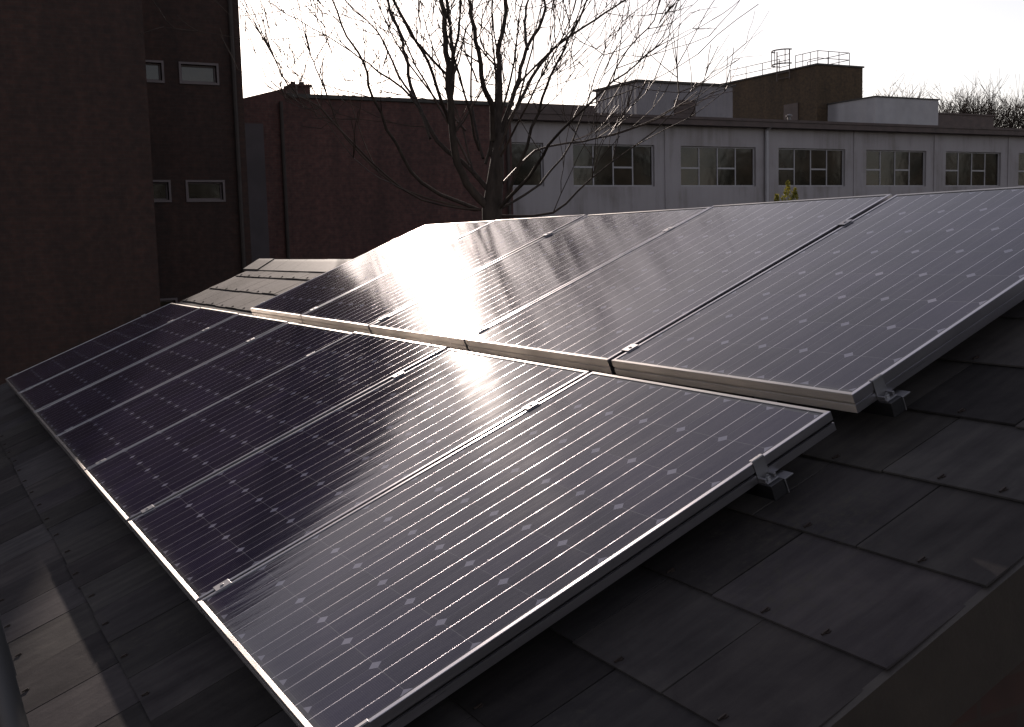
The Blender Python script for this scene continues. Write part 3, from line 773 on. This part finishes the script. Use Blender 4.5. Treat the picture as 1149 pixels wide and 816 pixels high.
for pts, r_, dd, rend in stems:
    P_ = []
    n = len(pts)
    for i, (x, y) in enumerate(pts):
        f = i/(n-1)
        P_.append(atD(*px2(x, y), TD+dd*min(1, f*1.6)))
    # resample with wobble
    Q = []; RR = []
    for i in range(n-1):
        for k in range(3):
            t = (i+k/3)/(n-1)
            a_ = P_[max(i-1,0)]; b_ = P_[i]; c_ = P_[i+1]; d_ = P_[min(i+2,n-1)]; s = k/3
            q = .5*((2*b_)+(c_-a_)*s+(2*a_-5*b_+4*c_-d_)*s*s+(3*b_-a_-3*c_+d_)*s**3)
            Q.append(q+Vector((rnd.gauss(0,.008),rnd.gauss(0,.008),rnd.gauss(0,.006)))); RR.append((r_*(1-t)**1.3*.56+rend*.75*(1-(1-t)**1.3)))
    Q.append(P_[-1]); RR.append(rend)
    (tr_ if r_ > .03 else cr).tube(Q, RR, 8 if r_ > .03 else 6, cap=False)
    # side branches and twigs
    L = sum((Q[i+1]-Q[i]).length for i in range(len(Q)-1))
    cnt = int(L*2.1)
    for _ in range(3):
        grow(cr, Q[-1], (Q[-1]-Q[-3]).normalized()+Vector((rnd.gauss(0,.25),rnd.gauss(0,.25),.1)), rnd.uniform(.5,1.0), RR[-1]*.75, 1, rnd, .2, .6, .0045, (2,3))
    for _ in range(cnt):
        i = rnd.randint(len(Q)//4, len(Q)-2); dq = (Q[i+1]-Q[i]).normalized()
        ax = dq.orthogonal().normalized(); ax.rotate(Matrix.Rotation(rnd.uniform(0,2*math.pi), 3, dq))
        nd = (dq*rnd.uniform(.5,1)+ax*rnd.uniform(.5,1.1)).normalized()
        grow(cr, Q[i], nd, rnd.uniform(.45,1.5), max(.0080, RR[i]*rnd.uniform(.2,.42)), rnd.choice((1,2,2)), rnd, .5, .42, .0068, (2,3))
o = tr_.build('trunk', M['bark'], tree, smooth=True); o.matrix_parent_inverse = PT
o = cr.build('crown', M['twig'], tree, smooth=True); o.matrix_parent_inverse = PT

# evergreen bush tip at the white wall
A = atY(884, 213, 21); bx = Vector((A.x, 21, GZ))
bush = empty('evergreen_bush', bx); tag(bush, 'yellow green leafy bush tip rising above the panels before the white block', 'bush')
PB = Matrix.Translation(-bx)
m = MB(); m.tube([bx, bx+Vector((.05,0,2.5)), bx+Vector((0,0,4.6))], [.09,.06,.02], 7); o = m.build('trunk', M['bark'], bush); o.matrix_parent_inverse = PB
m = MB(); topz = atY(886,203,21).z
shoots = [(0,0,0),(-.30,.1,.34),(.16,-.1,.20),(-.55,.2,.62),(.38,.1,.72),(-.12,-.2,.5)]
for _ in range(7000):
    sx, sy, sz = shoots[rnd.randint(0,5)]
    f = rnd.random(); z = topz-sz-f*2.6
    rr = .03+.42*min(1, f*1.7)**.8*(.75+.25*math.sin(z*11+sx*9)); an = rnd.uniform(0, 2*math.pi); q = rr*rnd.random()**.4
    c_ = Vector((bx.x+sx+q*math.cos(an), bx.y+sy+q*math.sin(an), z))
    n_ = Vector((rnd.gauss(0,1),rnd.gauss(0,1),rnd.gauss(0,1))).normalized(); t_ = n_.orthogonal().normalized(); b_ = n_.cross(t_)
    s = rnd.uniform(.02,.05)
    m.add([c_-t_*s, c_+b_*s*.5, c_+t_*s, c_-b_*s*.5], [(0,1,2,3)])
o = m.build('crown', M['leaf'], bush); o.matrix_parent_inverse = PB

# distant bare trees beyond the white block
far_lab = ['bare distant tree just right of the brick plant room', 'bare distant tree above the left half of the pale plant room', 'bare distant tree above the right end of the pale plant room',
           'bare distant tree above the small dark roof box', 'bare distant tree just right of the small dark roof box', 'bare distant tree near the right edge', 'bare distant tree at the right edge, rightmost of its row']
for i, (x, yt) in enumerate(((988,99),(1016,103),(1046,104),(1076,101),(1103,103),(1128,104),(1152,102))):
    D = rnd.uniform(80, 88)
    top = atD(x, yt, D); foot = Vector((top.x, top.y, GZ)); H = top.z-GZ
    t = empty('distant_tree', foot); tag(t, far_lab[i], 'tree', 'bare trees beyond the white block')
    PP = Matrix.Translation(-foot)
    m = MB(); m.tube([foot, foot+Vector((.1,0,H*.3)), foot+Vector((0,.1,H*.62))], [.28,.2,.10], 7); o = m.build('trunk', M['bark'], t); o.matrix_parent_inverse = PP
    m = MB()
    for k in range(20):
        s = foot+Vector((rnd.gauss(0,.3),rnd.gauss(0,.3),H*rnd.uniform(.40,.66))); an = rnd.uniform(0, 2*math.pi)
        grow(m, s, Vector((math.cos(an)*.8, math.sin(an)*.8, rnd.uniform(.6,1.5))), (H*.97-(s.z-GZ))*.52, .045, 3, rnd, .25, .6, .014, (4,5))
    o = m.build('crown', M['bark'], t); o.matrix_parent_inverse = PP

# evergreens added out of view to darken the window reflections and shaded facades
rb = random.Random(5); n_b = 0
for bx_, by_, hgt in ((7,-27,9.0),(18,-30,11),(29,-28,10),(40,-8,10.5),(51,-10,12),(62,-7,11),(73,-10,12.5),(84,-8,11.5),(95,-10,13),(107,-9,12)):
    f_ = Vector((bx_,by_,GZ)); t = empty('added_evergreen', f_)
    tag(t, 'dark evergreen tree added out of view to darken the window reflections', 'tree', 'evergreens added out of view')
    m = MB(); m.tube([f_, f_+Vector((.1,0,hgt*.5)), f_+Vector((0,0,hgt*.9))], [.35,.22,.06], 7); o = m.build('trunk', M['bark'], t); o.matrix_parent_inverse = Matrix.Translation(-f_)
    m = MB()
    for _ in range(3200):
        z = rb.random(); an = rb.uniform(0, 2*math.pi); q = 6.4*(1-.55*z)*(.75+.25*math.sin(an*3+bx_+z*7))*rb.uniform(.5,1)
        c_ = f_+Vector((q*math.cos(an), q*.55*math.sin(an), .3+z*hgt)); n_ = Vector((rb.gauss(0,1),rb.gauss(0,1)+.6,rb.gauss(0,1))).normalized()
        t_ = n_.orthogonal().normalized(); b_ = n_.cross(t_); s_ = rb.uniform(.25,.5)
        m.add([c_-t_*s_, c_+b_*s_*.6, c_+t_*s_, c_-b_*s_*.6], [(0,1,2,3)])
    o = m.build('crown', M['leaf_dark'], t); o.matrix_parent_inverse = Matrix.Translation(-f_)
